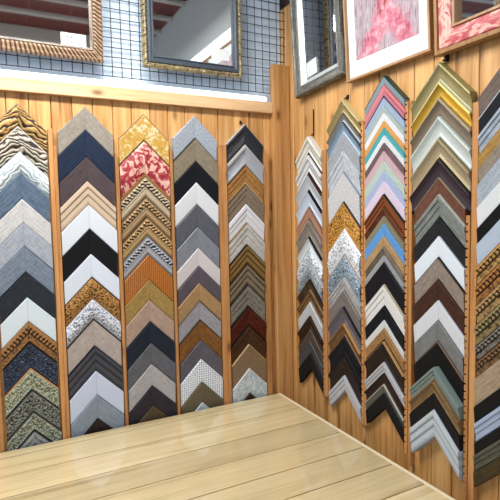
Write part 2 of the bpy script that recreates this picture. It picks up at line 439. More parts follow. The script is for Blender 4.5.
  (2.1749, 2.1190, 'champagne gold top', 'champagne gold', 'scoop', 'plain', 'ae9f70', '8a7b50', {'edge': 'c8b880', 'lip': 'd8cf9e', 'metal': 0.5}),
  (2.1190, 2.0814, 'brushed pewter', 'brushed pewter', 'scoop', 'plain', '8f9090', '75777a', {'edge': '5c5040', 'lip': 'c9ccd0', 'metal': 0.4}),
  (2.0814, 2.0310, 'steel blue', 'steel blue', 'scoop', 'plain', '8298ac', '6c8196', {'lip': 'c4d4e2', 'edge': '33475c'}),
  (2.0310, 1.9593, 'pale ash grey', 'pale ash', 'flat', 'grain', 'a4a9b0', '959aa2', {}),
  (1.9593, 1.8702, 'light pearl grey', 'light pearl', 'step', 'grain', 'c2c7ce', 'aab0b8', {}),
  (1.8702, 1.7438, 'white mottled', 'white mottled', 'flat', 'speckle', 'cfd0d2', 'a6a9b0', {'edge': '8a93a0'}),
  (1.7438, 1.6300, 'amber scroll-carved', 'amber carved', 'flat', 'scroll', 'c08a34', '5c3610', {'edge': '3c2610'}),
  (1.6300, 1.5171, 'white lace-carved', 'white lace-carved', 'round', 'scroll', 'e0e2e6', '9aa4ae', {}),
  (1.5171, 1.4165, 'blue-grey carved', 'blue-grey carved', 'round', 'scroll', '8d9dab', '54616e', {'edge': '7c6248'}),
  (1.4165, 1.3594, 'light stone grey', 'light stone', 'step', 'grain', 'b5b3b2', '9c9a9a', {}),
  (1.3594, 1.2865, 'warm taupe grey', 'warm taupe', 'flat', 'grain', '837a76', '756c68', {}),
  (1.2865, 1.2132, 'smoky mauve', 'smoky mauve', 'scoop', 'grain', '67606a', '57515c', {'edge': '14141a'}),
  (1.2132, 1.1508, 'walnut and tan', 'walnut tan', 'scoop', 'grain', '7a5530', '5c3c1e', {'edge': 'b8884c'}),
  (1.1508, 1.0656, 'ebony black', 'ebony black', 'scoop', 'plain', '14161c', '101116', {}),
  (1.0656, 0.9800, 'espresso brown', 'espresso', 'scoop', 'grain', '2a1c18', '1e1310', {}),
  (0.9800, 0.9074, 'silver white bottom', 'silver white', 'step', 'plain', 'bdbfc6', 'a6a8b0', {}),
]),
'H': ('R', -0.742, 0.108, 'third right-wall rack', [
  (2.2119, 2.1781, 'slate blue top', 'slate blue', 'flat', 'plain', '7f98a4', '72898f', {'edge': '2c4038'}),
  (2.1781, 2.1547, 'coral pink', 'coral pink', 'flat', 'plain', 'e08c92', 'd07c84', {'edge': 'c06c70'}),
  (2.1547, 2.1286, 'dusty rose', 'dusty rose', 'flat', 'plain', 'c77e8c', 'b87080', {'lip': '3c2848'}),
  (2.1286, 2.0961, 'powder blue', 'powder blue', 'flat', 'plain', '9fb4cc', '8ea4bc', {}),
  (2.0961, 2.0725, 'pale sage', 'pale sage', 'flat', 'plain', 'aebcb8', '9eaca8', {}),
  (2.0725, 2.0425, 'upper white', 'upper white', 'flat', 'plain', 'e4eaf0', 'd4dae0', {}),
  (2.0425, 2.0162, 'apricot orange', 'apricot', 'flat', 'plain', 'dfa45c', 'cf9450', {}),
  (2.0162, 1.9879, 'turquoise', 'turquoise', 'flat', 'plain', '45a9b0', '3a989e', {}),
  (1.9879, 1.9596, 'milky white', 'milky white', 'flat', 'plain', 'e6ecef', 'd6dce0', {}),
  (1.9596, 1.9293, 'umber grey', 'umber grey', 'flat', 'plain', '6e5a5c', '5e4c4e', {}),
  (1.9293, 1.8914, 'pink mauve', 'pink mauve', 'flat', 'plain', 'ccacb6', 'bc9ca8', {}),
  (1.8914, 1.8533, 'mint green', 'mint', 'flat', 'plain', 'b8ccc0', 'a8bcb0', {}),
  (1.8533, 1.8151, 'periwinkle', 'periwinkle', 'flat', 'plain', 'a9b8d8', '99a8c8', {}),
  (1.8151, 1.7653, 'lilac white', 'lilac white', 'flat', 'plain', 'dccfe2', 'ccc0d4', {}),
  (1.7653, 1.7153, 'rust brown black-edged', 'rust brown', 'step', 'stripe', '8c4a22', '5e2c12', {'edge': '171a14'}),
  (1.7153, 1.6806, 'chestnut brown', 'chestnut', 'step', 'grain', '6e3a20', '5a2c16', {}),
  (1.6806, 1.6497, 'greenish khaki', 'khaki', 'flat', 'plain', '8e8a70', '7e7a62', {}),
  (1.6497, 1.6031, 'sky blue', 'sky blue', 'flat', 'plain', '5f9ede', '5590cc', {}),
  (1.6031, 1.5642, 'sandy tan', 'sandy tan', 'flat', 'grain', 'c09c6c', 'ae8c5e', {}),
  (1.5642, 1.5271, 'weathered grey-brown', 'weathered', 'step', 'grain', '7e7264', '6c6154', {}),
  (1.5271, 1.5017, 'dove grey', 'dove grey', 'flat', 'plain', 'aaaeb2', '9a9ea2', {}),
  (1.5017, 1.4153, 'wide black', 'wide black', 'flat', 'plain', '16161e', '101016', {}),
  (1.4153, 1.3298, 'wide ivory white', 'wide ivory', 'step', 'plain', 'e2e2e0', 'cfcfce', {'edge': 'b8ae98'}),
  (1.3298, 1.2726, 'narrower black', 'narrower black', 'flat', 'plain', '12141c', '0e1016', {}),
  (1.2726, 1.2406, 'clean white', 'clean white', 'flat', 'plain', 'e0e4e6', 'd2d6d8', {}),
  (1.2406, 1.1886, 'oak tan', 'oak tan', 'flat', 'grain', 'a67c4c', '926a3e', {'lip': '171210'}),
  (1.1886, 1.1053, 'dark coffee', 'dark coffee', 'scoop', 'grain', '2a1a16', '1c110e', {'edge': 'b08854'}),
  (1.1053, 1.0596, 'bright silver', 'bright silver', 'step', 'plain', 'c0c2c8', 'a8aab2', {}),
  (1.0596, 1.0150, 'bitter brown', 'bitter brown', 'scoop', 'grain', '32201a', '261712', {}),
  (1.0150, 0.9784, 'silver-lined grey', 'silver-lined grey', 'flat', 'plain', '56564e', '484840', {'edge': 'c4c0b4'}),
  (0.9784, 0.9171, 'black bottom', 'black', 'flat', 'plain', '101116', '0c0d10', {}),
]),
'I': ('R', -1.008, 0.124, 'fourth right-wall rack', [
  (2.1890, 2.1241, 'olive gold top', 'olive gold', 'scoop', 'plain', 'a0976c', '80774e', {'edge': '8c8448', 'lip': 'e2dfc0', 'metal': 0.4}),
  (2.1241, 2.0719, 'bright yellow gold', 'bright gold', 'scoop', 'plain', 'd6b048', 'b08e30', {'edge': 'd8cf9a', 'metal': 0.6}),
  (2.0719, 2.0129, 'bronze grey', 'bronze grey', 'scoop', 'plain', '86796a', '6e6254', {'edge': 'a89878', 'metal': 0.4}),
  (2.0129, 1.9404, 'polished silver white', 'polished silver', 'scoop', 'plain', 'ccd6d4', 'aeb9b8', {'edge': 'c0cbc0', 'metal': 0.2}),
  (1.9404, 1.8740, 'champagne beige', 'champagne beige', 'scoop', 'plain', 'b0a184', '998b70', {'edge': '8c8058', 'lip': 'd0c68c', 'metal': 0.35}),
  (1.8740, 1.8106, 'dark plum', 'dark plum', 'scoop', 'plain', '3c3036', '2e2429', {'edge': '241c20'}),
  (1.8106, 1.7536, 'rust red-brown', 'rust red', 'flat', 'grain', '6e4434', '5c3628', {'edge': '8c8274'}),
  (1.7536, 1.6759, 'sage grey brushed', 'sage grey', 'step', 'grain', '7e8480', '6c726e', {'edge': 'b0b4a8'}),
  (1.6759, 1.6114, 'charcoal black', 'charcoal', 'flat', 'grain', '25282c', '1c1e22', {}),
  (1.6114, 1.5397, 'bright bluish white', 'bright white', 'flat', 'plain', 'e2ecf6', 'd6e0ea', {}),
  (1.5397, 1.4640, 'warm taupe', 'warm taupe', 'flat', 'grain', '96897f', '857870', {'edge': '2a2624'}),
  (1.4640, 1.3913, 'chocolate brown', 'chocolate', 'flat', 'grain', '4a2e24', '3a221a', {}),
  (1.3913, 1.3217, 'cool white', 'cool white', 'flat', 'plain', 'dadee4', 'ccd0d6', {}),
  (1.3217, 1.2481, 'elephant grey', 'elephant grey', 'flat', 'grain', '7c7f80', '6e7172', {}),
  (1.2481, 1.1599, 'deep black', 'deep black', 'flat', 'plain', '0f0f12', '0b0b0d', {'edge': '6e5444'}),
  (1.1599, 1.1137, 'teal grey stepped', 'teal grey', 'step', 'plain', '7c8c88', '6a7a76', {'off': 0.018}),
  (1.1137, 1.0638, 'bronze tan', 'bronze tan', 'scoop', 'grain', '8a6c44', '735836', {'off': 0.018}),
  (1.0638, 1.0101, 'narrow black', 'narrow black', 'flat', 'plain', '121215', '0d0d10', {'off': 0.018}),
  (1.0101, 0.9092, 'silver white double-stepped', 'double-stepped silver', 'step', 'stripe', 'c2ccd6', 'a4b0ba', {'off': 0.018}),
]),
'J': ('R', -1.268, 0.1095, 'rightmost cut-off rack', [
  (2.1508, 2.0859, 'umber brown top', 'umber brown', 'flat', 'grain', '6e5e54', '5e4f46', {}),
  (2.0859, 2.0331, 'solid black', 'solid black', 'flat', 'plain', '1a1c22', '14161a', {'edge': 'c8ccd0'}),
  (2.0331, 1.9739, 'upper pale blue-grey', 'upper blue-grey', 'step', 'grain', 'a3afbd', '8e9aa8', {}),
  (1.9739, 1.9301, 'mustard gold', 'mustard gold', 'flat', 'grain', 'b08a48', '9c783a', {}),
  (1.9301, 1.8830, 'stone taupe', 'stone taupe', 'flat', 'grain', '968a7c', '867a6e', {}),
  (1.8830, 1.8137, 'pale steel', 'pale steel', 'flat', 'grain', 'aab4c0', '98a2ae', {}),
  (1.8137, 1.7471, 'porcelain white', 'porcelain', 'flat', 'plain', 'dfe3e6', 'd0d4d8', {}),
  (1.7471, 1.6994, 'gloss black', 'gloss black', 'flat', 'plain', '101216', '0c0d10', {}),
  (1.6994, 1.6290, 'light sky grey', 'sky grey', 'flat', 'plain', 'b4c4d6', 'a4b4c6', {}),
  (1.6290, 1.5680, 'light gilt beaded', 'light gilt beaded', 'step', 'bead', 'b08a52', '3c2814', {'edge': '8c6238'}),
  (1.5680, 1.5034, 'copper beaded', 'copper beaded', 'step', 'bead', 'a06c38', '341f10', {'edge': '6e4424'}),
  (1.5034, 1.4418, 'brass beaded', 'brass beaded', 'step', 'bead', 'a8885a', '38280f', {'edge': '7c5c34'}),
  (1.4418, 1.3733, 'dull olive beaded', 'olive beaded', 'step', 'bead', '8c7c54', '2e2614', {'edge': '6e6040'}),
  (1.3733, 1.3210, 'pewter bobble', 'pewter bobble', 'step', 'bead', '7c766e', '1e1a1a', {'edge': '3a3230'}),
  (1.3210, 1.2684, 'brown bobble', 'brown bobble', 'step', 'bead', '7c5c3c', '1e1410', {'edge': '4a3424'}),
  (1.2684, 1.1758, 'sandy beige', 'sandy beige', 'flat', 'grain', 'b09a80', '9e8970', {}),
  (1.1758, 1.1227, 'pitch black', 'pitch black', 'flat', 'plain', '101113', '0c0c0e', {}),
  (1.1227, 1.0560, 'pale periwinkle', 'pale periwinkle', 'step', 'plain', 'a0b2d0', 'b8c4cc', {}),
  (1.0560, 1.0158, 'carbon black', 'carbon black', 'flat', 'plain', '141518', '101113', {}),
  (1.0158, 0.9586, 'moss grey', 'moss grey', 'step', 'grain', '5a5a4c', '4a4a3e', {}),
  (0.9586, 0.9046, 'tobacco green', 'tobacco', 'flat', 'grain', '4f4026', '40331c', {}),
]),
}

PROF = {   # (t across the face from the outer edge to the inner edge, height)
 'flat':  [(0, .0245), (.03, .0265), (.97, .0205), (1, .0175)],
 'round': [(0, .015), (.06, .021), (.25, .027), (.45, .029), (.65, .027), (.85, .021), (1, .016)],
 'scoop': [(0, .022), (.03, .030), (.14, .031), (.22, .027), (.38, .0215), (.58, .0185), (.78, .018), (.86, .021), (.95, .021), (1, .016)],
 'step':  [(0, .022), (.03, .028), (.24, .0285), (.28, .0245), (.56, .0235), (.60, .0205), (.95, .0195), (1, .016)],
}
def height(prof, t):
    p = PROF[prof]
    for (a, ha), (b_, hb) in zip(p, p[1:]):
        if t <= b_: return ha + (hb - ha) * (t - a) / (b_ - a)
    return p[-1][1]

def relief(kind, u, v, t, sd):
    """0..1 height of the carving; u along the arm, v across it, metres"""
    if kind == 'zebra':
        w = noise.noise((u * 16 + sd, v * 30, sd)) * 3.2 + noise.noise((u * 45, v * 60 + sd, sd)) * 1.2
        return .5 + .5 * math.sin(2 * math.pi * (u / .05 + v / .0165) + w * 2.6)
    if kind == 'swirl':
        w = noise.noise((u * 35 + sd, v * 35, sd * 2)) * 3
        return .62 + .3 * math.sin(2 * math.pi * (v / .016) + w * 2.5)
    if kind == 'scroll':
        a = noise.noise((u * 88 + sd, v * 88, sd))
        b_ = noise.noise((u * 190, v * 190 + sd, 3.1))
        r = 1 - min(1, abs(a) * 3.2)
        if t < .1 or t > .9: return .65 + .3 * math.sin(2 * math.pi * u / .011)
        return max(0, min(1, r * .55 + b_ * .42 + .28))
    if kind == 'bead':
        if t < .2: return .75
        if t < .5: return 1.0 if math.sin(2 * math.pi * u / .0165) > -.25 else .1
        if t < .6: return .15
        return .5 + .45 * noise.noise((u * 110 + sd, v * 110, sd))
    if kind == 'zedge':
        if t < .14: return .55
        if t < .46: return 1.0 if math.sin(2 * math.pi * (u / .017 + v / .03) + 2 * noise.noise((u * 60, v * 60, sd))) > 0 else .0
        if t < .52: return .1
        return .62 if t < .84 else .35
    if kind == 'weave':
        return .5 + .5 * math.sin(2 * math.pi * u / .0125) * math.sin(2 * math.pi * v / .0125)
    if kind == 'rib':
        return .5 + .5 * math.sin(2 * math.pi * u / .0105 + noise.noise((u * 40, v * 90, sd)) * 2)
    if kind == 'ridge':
        return .5 + .5 * math.sin(2 * math.pi * u / .0175)
    if kind == 'dots':
        return 1.0 if math.sin(2 * math.pi * u / .016) * math.sin(2 * math.pi * v / .016) < .25 else .1
    return .5

def arm(name, sg, p, hw, prof, kind, mat, parent, t0, t1, off, sd, amp):
    rel = kind in RELIEF
    ts = sorted(set([t0, t1] + [t for t, h in PROF[prof] if t0 < t < t1]))
    if rel:
        k = max(6, int(p * (t1 - t0) / .0032))
        ts = sorted(set(ts + [t0 + (t1 - t0) * i / k for i in range(k + 1)]))
    L = hw * math.sqrt(2)
    ns = max(2, int(L / .0032)) if rel else 1
    vs, fs, uv, rl, tt = [], [], [], [], []
    s0 = .0003
    for i in range(ns + 1):
        s = s0 + (hw - s0) * i / ns
        col = [(t, None) for t in ts]
        vs.append((sg * s, 0, -s - t0 * p)); uv.append((s * 1.414, 0)); rl.append(.6); tt.append(t0)
        for t in ts:
            # distance along and across the moulding
            v = t * p * .7071; u = s * 1.414 + t * p * .7071
            h = height(prof, t) + off
            r = relief(kind, u, v, t, sd) if rel else .5
            edge = min(1, min(t - t0, t1 - t) * 12) if rel else 0
            vs.append((sg * s, -(h + (r - .5) * amp * edge), -s - t * p))
            uv.append((u + sd, v)); rl.append(r); tt.append(t)
        vs.append((sg * s, 0, -s - t1 * p)); uv.append((s * 1.414, p * .7)); rl.append(.3); tt.append(t1)
    m = len(ts) + 2
    for i in range(ns):
        for j in range(m - 1):
            a = i * m + j; fs.append((a, a + 1, a + m + 1, a + m))
        fs.append((i * m + m - 1, i * m, i * m + m, i * m + m + m - 1))
    fs.append(tuple(range(m))); fs.append(tuple(ns * m + j for j in range(m)))
    return mesh(name, vs, fs, mat, parent, uv=uv, attr={'relief': rl, 't': tt})

def chevron(name, p, hw, prof, mat, parent, t0, t1, off):
    """both arms of a thin moulding line (lip or outer edge) as one mesh"""
    ts = sorted(set([t0, t1] + [t for t, h in PROF[prof] if t0 < t < t1]))
    vs, fs, uv = [], [], []
    st = [-hw, 0, hw]
    for s in st:
        a = abs(s)
        vs.append((s, 0, -a - t0 * p)); uv.append((a, 0))
        for t in ts:
            h = height(prof, t) + off + .0006
            vs.append((s, -h, -a - t * p)); uv.append((a * 1.414, t * p))
        vs.append((s, 0, -a - t1 * p)); uv.append((a, p))
    m = len(ts) + 2
    for i in range(2):
        for j in range(m - 1):
            a = i * m + j; fs.append((a, a + 1, a + m + 1, a + m))
        fs.append((i * m + m - 1, i * m, i * m + m, i * m + m + m - 1))
    fs.append(tuple(range(m))); fs.append(tuple(2 * m + j for j in range(m)))
    return mesh(name, vs, fs, mat, parent, uv=uv, attr={'t': [0] * len(vs)})

seen = set()
def corner_sample(side, c, hw, z, znext, desc, short, prof, kind, c1, c2, ex, prev, rack, idx, last):
    p = (z - znext) - .0015
    sd = random.random() * 20
    hw = hw - (.003 if side == 'L' else 0) + random.uniform(-.0025, .001)
    dx = random.uniform(-.0012, .0012)
    loc = (c + dx, 0, z) if side == 'L' else (0, c + dx, z)
    root = empty('frame_corner_sample', loc, 0 if side == 'L' else -math.pi / 2)
    if prev is None: lab = '%s frame corner sample, topmost on the %s' % (desc, rack)
    else: lab = '%s frame corner sample just under the %s one, %s' % (desc, prev, rack)
    if len(lab.split()) > 16: lab = '%s corner sample under the %s one, %s' % (desc, prev, rack)
    assert len(lab.split()) <= 16, lab
    assert lab not in seen; seen.add(lab)
    tag(root, lab, 'frame sample', 'frame corner samples on the %s wall' % ('left' if side == 'L' else 'right'))
    off = ex.get('off', 0) + (0 if side == 'L' else .002)
    mat = sample_mat(kind, c1, c2, ex.get('metal', 0.))
    t0, t1 = 0., 1.
    if 'edge' in ex:
        t0 = min(.16, .0045 / p)
        q = chevron('outer_edge', p, hw, prof, sample_mat('grain', ex['edge'], ex['edge']), root, 0, t0, off)
    if 'lip' in ex:
        t1 = 1 - min(.4, ex.get('lw', .0085) / p)
        q = chevron('inner_lip', p, hw, prof, sample_mat('plain', ex['lip'], ex['lip'], ex.get('metal', 0.) * .6), root, t1, 1, off)
    amp = {'zebra': .004, 'swirl': .0035, 'scroll': .0055, 'bead': .0045, 'zedge': .003, 'weave': .002, 'rib': .002, 'dots': .0015}.get(kind, 0)
    for sg in (-1, 1):
        arm('arm', sg, p, hw, prof, kind, mat, root, t0, t1, off, sd + sg * 1.7, amp)
    return root

for key, (side, c, hw, rack, rows) in RACKS.items():
    prev = None
    for i, (z, zn, desc, short, prof, kind, c1, c2, ex) in enumerate(rows):
        h = hw
        if key == 'I' and i > 5: h = .1075
        corner_sample(side, c, h, z, zn, desc, short, prof, kind, c1, c2, ex, prev, rack, i, i == len(rows) - 1)
        prev = short

# side strips of the racks (thing: rack, parts: side_strip)
def strip(parent, a0, a1, z0, z1, depth, notch):
    """a0<a1 in the local image-right direction"""
    if not notch:
        o = MB().box(a0, a1, -depth, -.0006, z0, z1, random.random()).build('side_strip', M['strip_pine'], parent)
        return bevel(o, .0015)
    pts = []
    z = z0
    # outline: straight right edge, left edge with small saw-cut notches
    left = []
    while z < z1 - .03:
        st_ = .026 + random.uniform(-.004, .006)
        left += [(a0, z), (a0, z + st_ - .006), (a0 + .008, z + st_ - .006), (a0 + .008, z + st_)]
        z += st_
    left += [(a0, z), (a0, z1)]
    poly = left + [(a1, z1), (a1, z0)]
    n = len(poly)
    vs = [(x, -depth, z) for x, z in poly] + [(x, -.0006, z) for x, z in poly]
    fs = [tuple(range(n)), tuple(range(n, 2*n))[::-1]] + [(i, (i+1) % n, n + (i+1) % n, n + i) for i in range(n)]
    pid = random.random()
    return mesh('side_strip', vs, fs, M['strip_pine'], parent, attr={'pid': [pid] * (2*n)})

def rack(side, c, label, strips):
    r = empty('sample_rack', (c, 0, 0) if side == 'L' else (0, c, 0), 0 if side == 'L' else -math.pi / 2)
    tag(r, label, 'rack', 'pine sample racks on the walls')
    for a0, a1, z0, z1, d, nt in strips:
        d += .010 if side == 'L' else .004
        x0, x1 = (a0 - c, a1 - c) if side == 'L' else (c - a0, c - a1)   # local image-right
        strip(r, x0, x1, z0, z1, d, nt)
rack('L', -1.261, 'pine side strips of the leftmost rack on the left wall', [(-1.395, -1.375, .0, 2.06, .02, 0), (-1.1535, -1.136, .0, 2.06, .022, 0)])
rack('L', -1.005, 'pine side strips of the second rack, beside the taupe topped samples', [(-1.1355, -1.1225, .0, 1.99, .020, 0), (-.8875, -.877, .0, 1.97, .018, 0)])
rack('L', -.757, 'pine side strips of the third rack, beside the yellow topped samples', [(-.8765, -.8725, .0, 1.96, .017, 0), (-.6415, -.6305, .0, 2.0, .020, 0)])
rack('L', -.514, 'pine side strips of the fourth rack, beside the silver speckled top', [(-.630, -.6265, .0, 1.99, .017, 0), (-.4015, -.382, .0, 2.02, .02, 0)])
rack('L', -.256, 'pine side strips of the narrow rack left of the corner post', [(-.3815, -.3595, .0, 2.03, .02, 0), (-.1525, -.128, .0, 2.0, .02, 0)])
rack('R', -.232, 'notched pine strips of the rack nearest the corner, right wall', [(-.3375, -.372, .84, 1.98, .022, 1)])
rack('R', -.493, 'notched pine strips of the second rack on the right wall', [(-.3725, -.3795, .80, 1.97, .018, 0), (-.6075, -.621, .80, 2.06, .020, 1)])
rack('R', -.742, 'notched pine strips beside the blue and pink thin samples', [(-.6215, -.6325, .80, 2.05, .018, 0), (-.8515, -.866, .78, 2.09, .020, 1)])
rack('R', -1.008, 'notched pine strips of the gold topped rack, right wall', [(-.8665, -.882, .74, 2.09, .018, 0), (-1.1175, -1.1325, .0, RACKS['I'][4][6][0] - .13, .022, 1)])
rack('R', -1.268, 'pine strips of the rack cut off by the right picture edge', [(-1.1345, -1.157, .0, 2.03, .02, 0), (-1.380, -1.40, .0, 2.03, .02, 0)])

# ------------------------------------------------------------------ black hooks above the samples
def hook(side, c, z0, z1, label, w=.005):
    r = empty('wall_hook', (c, 0, z0) if side == 'L' else (0, c, z0), 0 if side == 'L' else -math.pi / 2)
    tag(r, label, 'hook', 'black hooks above the racks')
    L = z1 - z0
    bevel(MB().box(-w/2, w/2, -.006, .0, 0, L).build('stem', M['black'], r), .001)
    bevel(MB().box(-w*.5, w*.5, -.016, -.006, .0, .006).build('peg', M['black'], r), .001)
hook('R', -.245, RACKS['F'][4][0][0] + .002, 2.184, 'long thin black hook above the rack next to the corner', .0045)
hook('R', -.498, RACKS['G'][4][0][0] + .002, 2.195, 'short black hook above the champagne gold sample', .012)
hook('R', -1.016, RACKS['I'][4][0][0] + .002, 2.235, 'thick black hook under the marbled mirror above olive gold sample', .015)
hook('L', -.268, RACKS['E'][4][0][0] + .002, 2.155, 'small black hook above the black ribbed sample', .009)

# ------------------------------------------------------------------ table
TZ = .765; X1 = -.090; Y1 = -.0375
tb = empty('work_table', (-1.0, -.75, 0))
tag(tb, 'pale pine plank work table with a glossy top in the room corner', 'table')
edges = [Y1, -.095, -.25, -.405, -.56, -.715, -.87, -1.025, -1.18, -1.33]
mb = MB()
for a, b_ in zip(edges, edges[1:]):
    mb.box(-2.3 + 1.0, X1 + 1.0, b_ + .002 + .75, a - .002 + .75, TZ - .034, TZ - .0005, random.random())
o = mb.build('tabletop', M['table_pine'], tb)
o = bevel(MB().box(X1 + 1.0 - .0115, X1 + 1.0 + .004, -.58, Y1 + .75, TZ - .036, TZ, .4).build('edge_strip', solid('pale_edge', 'e4d8ba', .4), tb), .001)
o['label'] = 'pale edging strip along the right side'
for x in (-2.2, -.17):
    for y in (-.11, -1.25):
        bevel(MB().box(x + 1.0 - .035, x + 1.0 + .035, y + .75 - .035, y + .75 + .035, 0, TZ - .034, random.random()).build('leg', M['strip_pine'], tb), .004)
MB().box(-1.2, .84, .58, .61, TZ - .13, TZ - .034, .2).build('apron', M['rail_pine'], tb)
MB().box(-1.2, .84, -.53, -.50, TZ - .13, TZ - .034, .7).build('apron', M['rail_pine'], tb)

# ------------------------------------------------------------------ frames on the wall
def sweep(name, w, h, prof, mats, parent, kind=None, amp=0, sd=0, step=None):
    """rectangular frame; prof = list of (inward distance, height); origin at bottom centre, lies in XZ facing -Y"""
    vs, fs, uv, rl = [], [], [], []
    prof = [(prof[0][0], 0)] + list(prof) + [(prof[-1][0], 0)]
    m = len(prof)
    corners = [(-w/2, 0), (w/2, 0), (w/2, h), (-w/2, h)]
    inn = [(1, 1), (-1, 1), (-1, -1), (1, -1)]
    stations = []
    for i in range(4):
        a, b_ = corners[i], corners[(i+1) % 4]; ia, ib = inn[i], inn[(i+1) % 4]
        L = math.hypot(b_[0]-a[0], b_[1]-a[1])
        k = max(1, int(L / step)) if step else 1
        for j in range(k + 1):
            f = j / k
            stations.append((a, b_, ia, ib, f, L, i))
    base = 0
    for q, (a, b_, ia, ib, f, L, side) in enumerate(stations):
        for jj, (d, hh) in enumerate(prof):
            pa = (a[0] + ia[0]*d, a[1] + ia[1]*d); pb = (b_[0] + ib[0]*d, b_[1] + ib[1]*d)
            x = pa[0] + (pb[0]-pa[0]) * f; z = pa[1] + (pb[1]-pa[1]) * f
            u = f * L; r = .5
            if kind: r = relief(kind, u, d, .5, sd + side)
            e = amp * (r - .5) if 1 < jj < m - 2 else 0
            vs.append((x, -(hh + e), z)); uv.append((u + side * 3.3, d)); rl.append(r)
    for q in range(len(stations) - 1):
        if stations[q][6] != stations[q+1][6]: continue
        for j in range(m - 1):
            a = q*m + j; fs.append((a, a+1, a+m+1, a+m))
    return mesh(name, vs, fs, mats, parent, uv=uv, attr={'relief': rl, 't': [min(1, d / .06) for _ in stations for d, _h in prof]})

def hang(name, side, loc, roll, lean, label, cat, group=None):
    r = bpy.data.objects.new(name, None); C.objects.link(r); r.location = loc
    r.rotation_mode = 'XYZ'
    r.rotation_euler = (math.radians(lean), math.radians(roll), 0 if side == 'L' else -math.pi / 2)
    tag(r, label, cat, group); return r

def panel(name, w, z0, z1, y, mat, parent, th=.003):
    return MB().box(-w/2, w/2, y, y + th, z0, z1).build(name, mat, parent)

def card(parent_loc, rot, size, label, lines=0):
    """small label card stuck on a mirror"""
    r = bpy.data.objects.new('label_card', None); C.objects.link(r)
    r.location = parent_loc; r.rotation_euler = rot
    tag(r, label, 'card', 'cards on the mirrors')
    MB().box(-size[0]/2, size[0]/2, -.0012, 0, 0, size[1]).build('card', M['card'], r)
    if lines:
        ink = solid('grey_ink', '202428', .7)
        mb = MB()
        for k in range(5):
            x = -size[0]*.34 + k * size[0] * .075
            mb.box(x, x + size[0]*.05, -.0016, -.0012, size[1]*.62, size[1]*(.70 + .08 * (k % 2)))
        mb.box(-size[0]*.3, size[0]*.38, -.0016, -.0012, size[1]*.24, size[1]*.29)
        mb.build('writing', ink, r)
    return r
from mathutils import Euler, Matrix
def on_frame(fr, x, z, y):
    """world point of a point given in a hanging frame's own coordinates"""
    mt = Matrix.Translation(fr.location) @ fr.rotation_euler.to_matrix().to_4x4()
    return mt @ Vector((x, y, z))

G = 'mirrors and pictures hung high on the walls'
# 1 large ribbed bronze mirror, far left
w = .80
f1 = hang('framed_mirror', 'L', (-.921 - w/2, -.022, 2.347), 0.3, 0.0, 'large mirror in a ribbed bronze frame at the upper left', 'mirror', G)
sweep('frame', w, .72, [(0, .012), (.004, .024), (.010, .026), (.014, .022), (.03, .027), (.038, .024), (.040, .020)], sample_mat('rib', 'a08468', '4e382c', .1), f1, 'ridge', .005, 1, .0024)
sweep('inner_lip', w - .08, .72 - .08, [(0, .020), (.003, .023), (.010, .022), (.013, .014)], sample_mat('grain', '8e8070', '5a4c40'), f1).location.z = .04
panel('mirror_glass', w - .10, .05, .67, -.012, M['mirror'], f1)
p = on_frame(f1, -1.0385 - f1.location.x, .052, -.0125)
card(p, f1.rotation_euler, (.098, .05), 'white card with writing in the corner of the bronze mirror', 1)
# 2 ornate dark and gilt mirror
f2 = hang('framed_mirror', 'L', (-.511, -.022, 2.350), 0, 0.0, 'ornate mirror with blue-black frame and gilt outer edge above the fourth rack', 'mirror', G)
sweep('frame', .482, .66, [(0, .010), (.003, .018), (.006, .024), (.012, .026), (.017, .022), (.020, .018)], sample_mat('scroll', '9c8c66', '251e18', .3), f2, 'scroll', .007, 3, .003)
q = sweep('inner_frame', .442, .62, [(0, .019), (.003, .023), (.012, .024), (.022, .018), (.026, .022), (.030, .020), (.033, .012)], sample_mat('speckle', '444e5a', '24262c'), f2); q.location.z = .02
panel('mirror_glass', .38, .052, .608, -.012, M['mirror'], f2)
p = on_frame(f2, .130, .072, -.0125)
card(p, f2.rotation_euler, (.09, .05), 'white card at the bottom of the ornate mirror')
# 3 weathered silver mirror on the right wall, hanging askew
f3 = hang('framed_mirror', 'R', (-.012, -.148 - .186, 2.263), -3.5, 1.0, 'mirror in a weathered silver-grey frame hanging askew beside the corner', 'mirror', G)
sweep('frame', .374, .54, [(0, .022), (.004, .032), (.010, .033), (.016, .028), (.034, .024), (.040, .026), (.046, .022)], sample_mat('grain', '82827c', '5a5a54', .3), f3)
q = sweep('inner_lip', .282, .448, [(0, .022), (.004, .020), (.022, .006), (.024, .004)], sample_mat('plain', 'd6dadb', 'b8bcc0', .3), f3); q.location.z = .046
panel('mirror_glass', .284, .046, .494, -.0045, M['mirror'], f3)
p = on_frame(f3, -.065, .075, -.0075)
card(p, (f3.rotation_euler.x, f3.rotation_euler.y - .05, f3.rotation_euler.z), (.08, .07), 'blank white card in the silver-grey mirror')
# 4 framed print
f4 = hang('framed_print', 'R', (-.008, -.532 - .222, 2.235), 0, 3.0, 'pink and grey streaked print with white mount in thin oak frame', 'picture', G)
sweep('frame', .446, .50, [(0, .022), (.001, .028), (.010, .028), (.012, .020)], pine('oak_frame', 'c39a70', 'b58a60', '94683f', gs=3), f4)
panel('backing_board', .44, .004, .496, -.010, M['dark'], f4)
panel('mount', .424, .011, .489, -.016, solid('mount_board', 'dfecee', .7), f4)
an = N('pink_print')
uvn = an.coord('Generated')
sx = an.n('ShaderNodeSeparateXYZ'); an.l(uvn, sx.inputs[0])
X, Z = sx.outputs[0], sx.outputs[2]
st_ = an.noise(an.coord('Generated', (60, 1, 3)), 1, 4, .7)
bl = an.noise(an.coord('Generated', (9, 1, 9)), 1, 4, .65)
base = an.ramp(st_, [(.34, lin('5f626e')), (.42, lin('9a7e8a')), (.5, lin('bcaeb4')), (.58, lin('94909a')), (.66, lin('8c3a52'))])
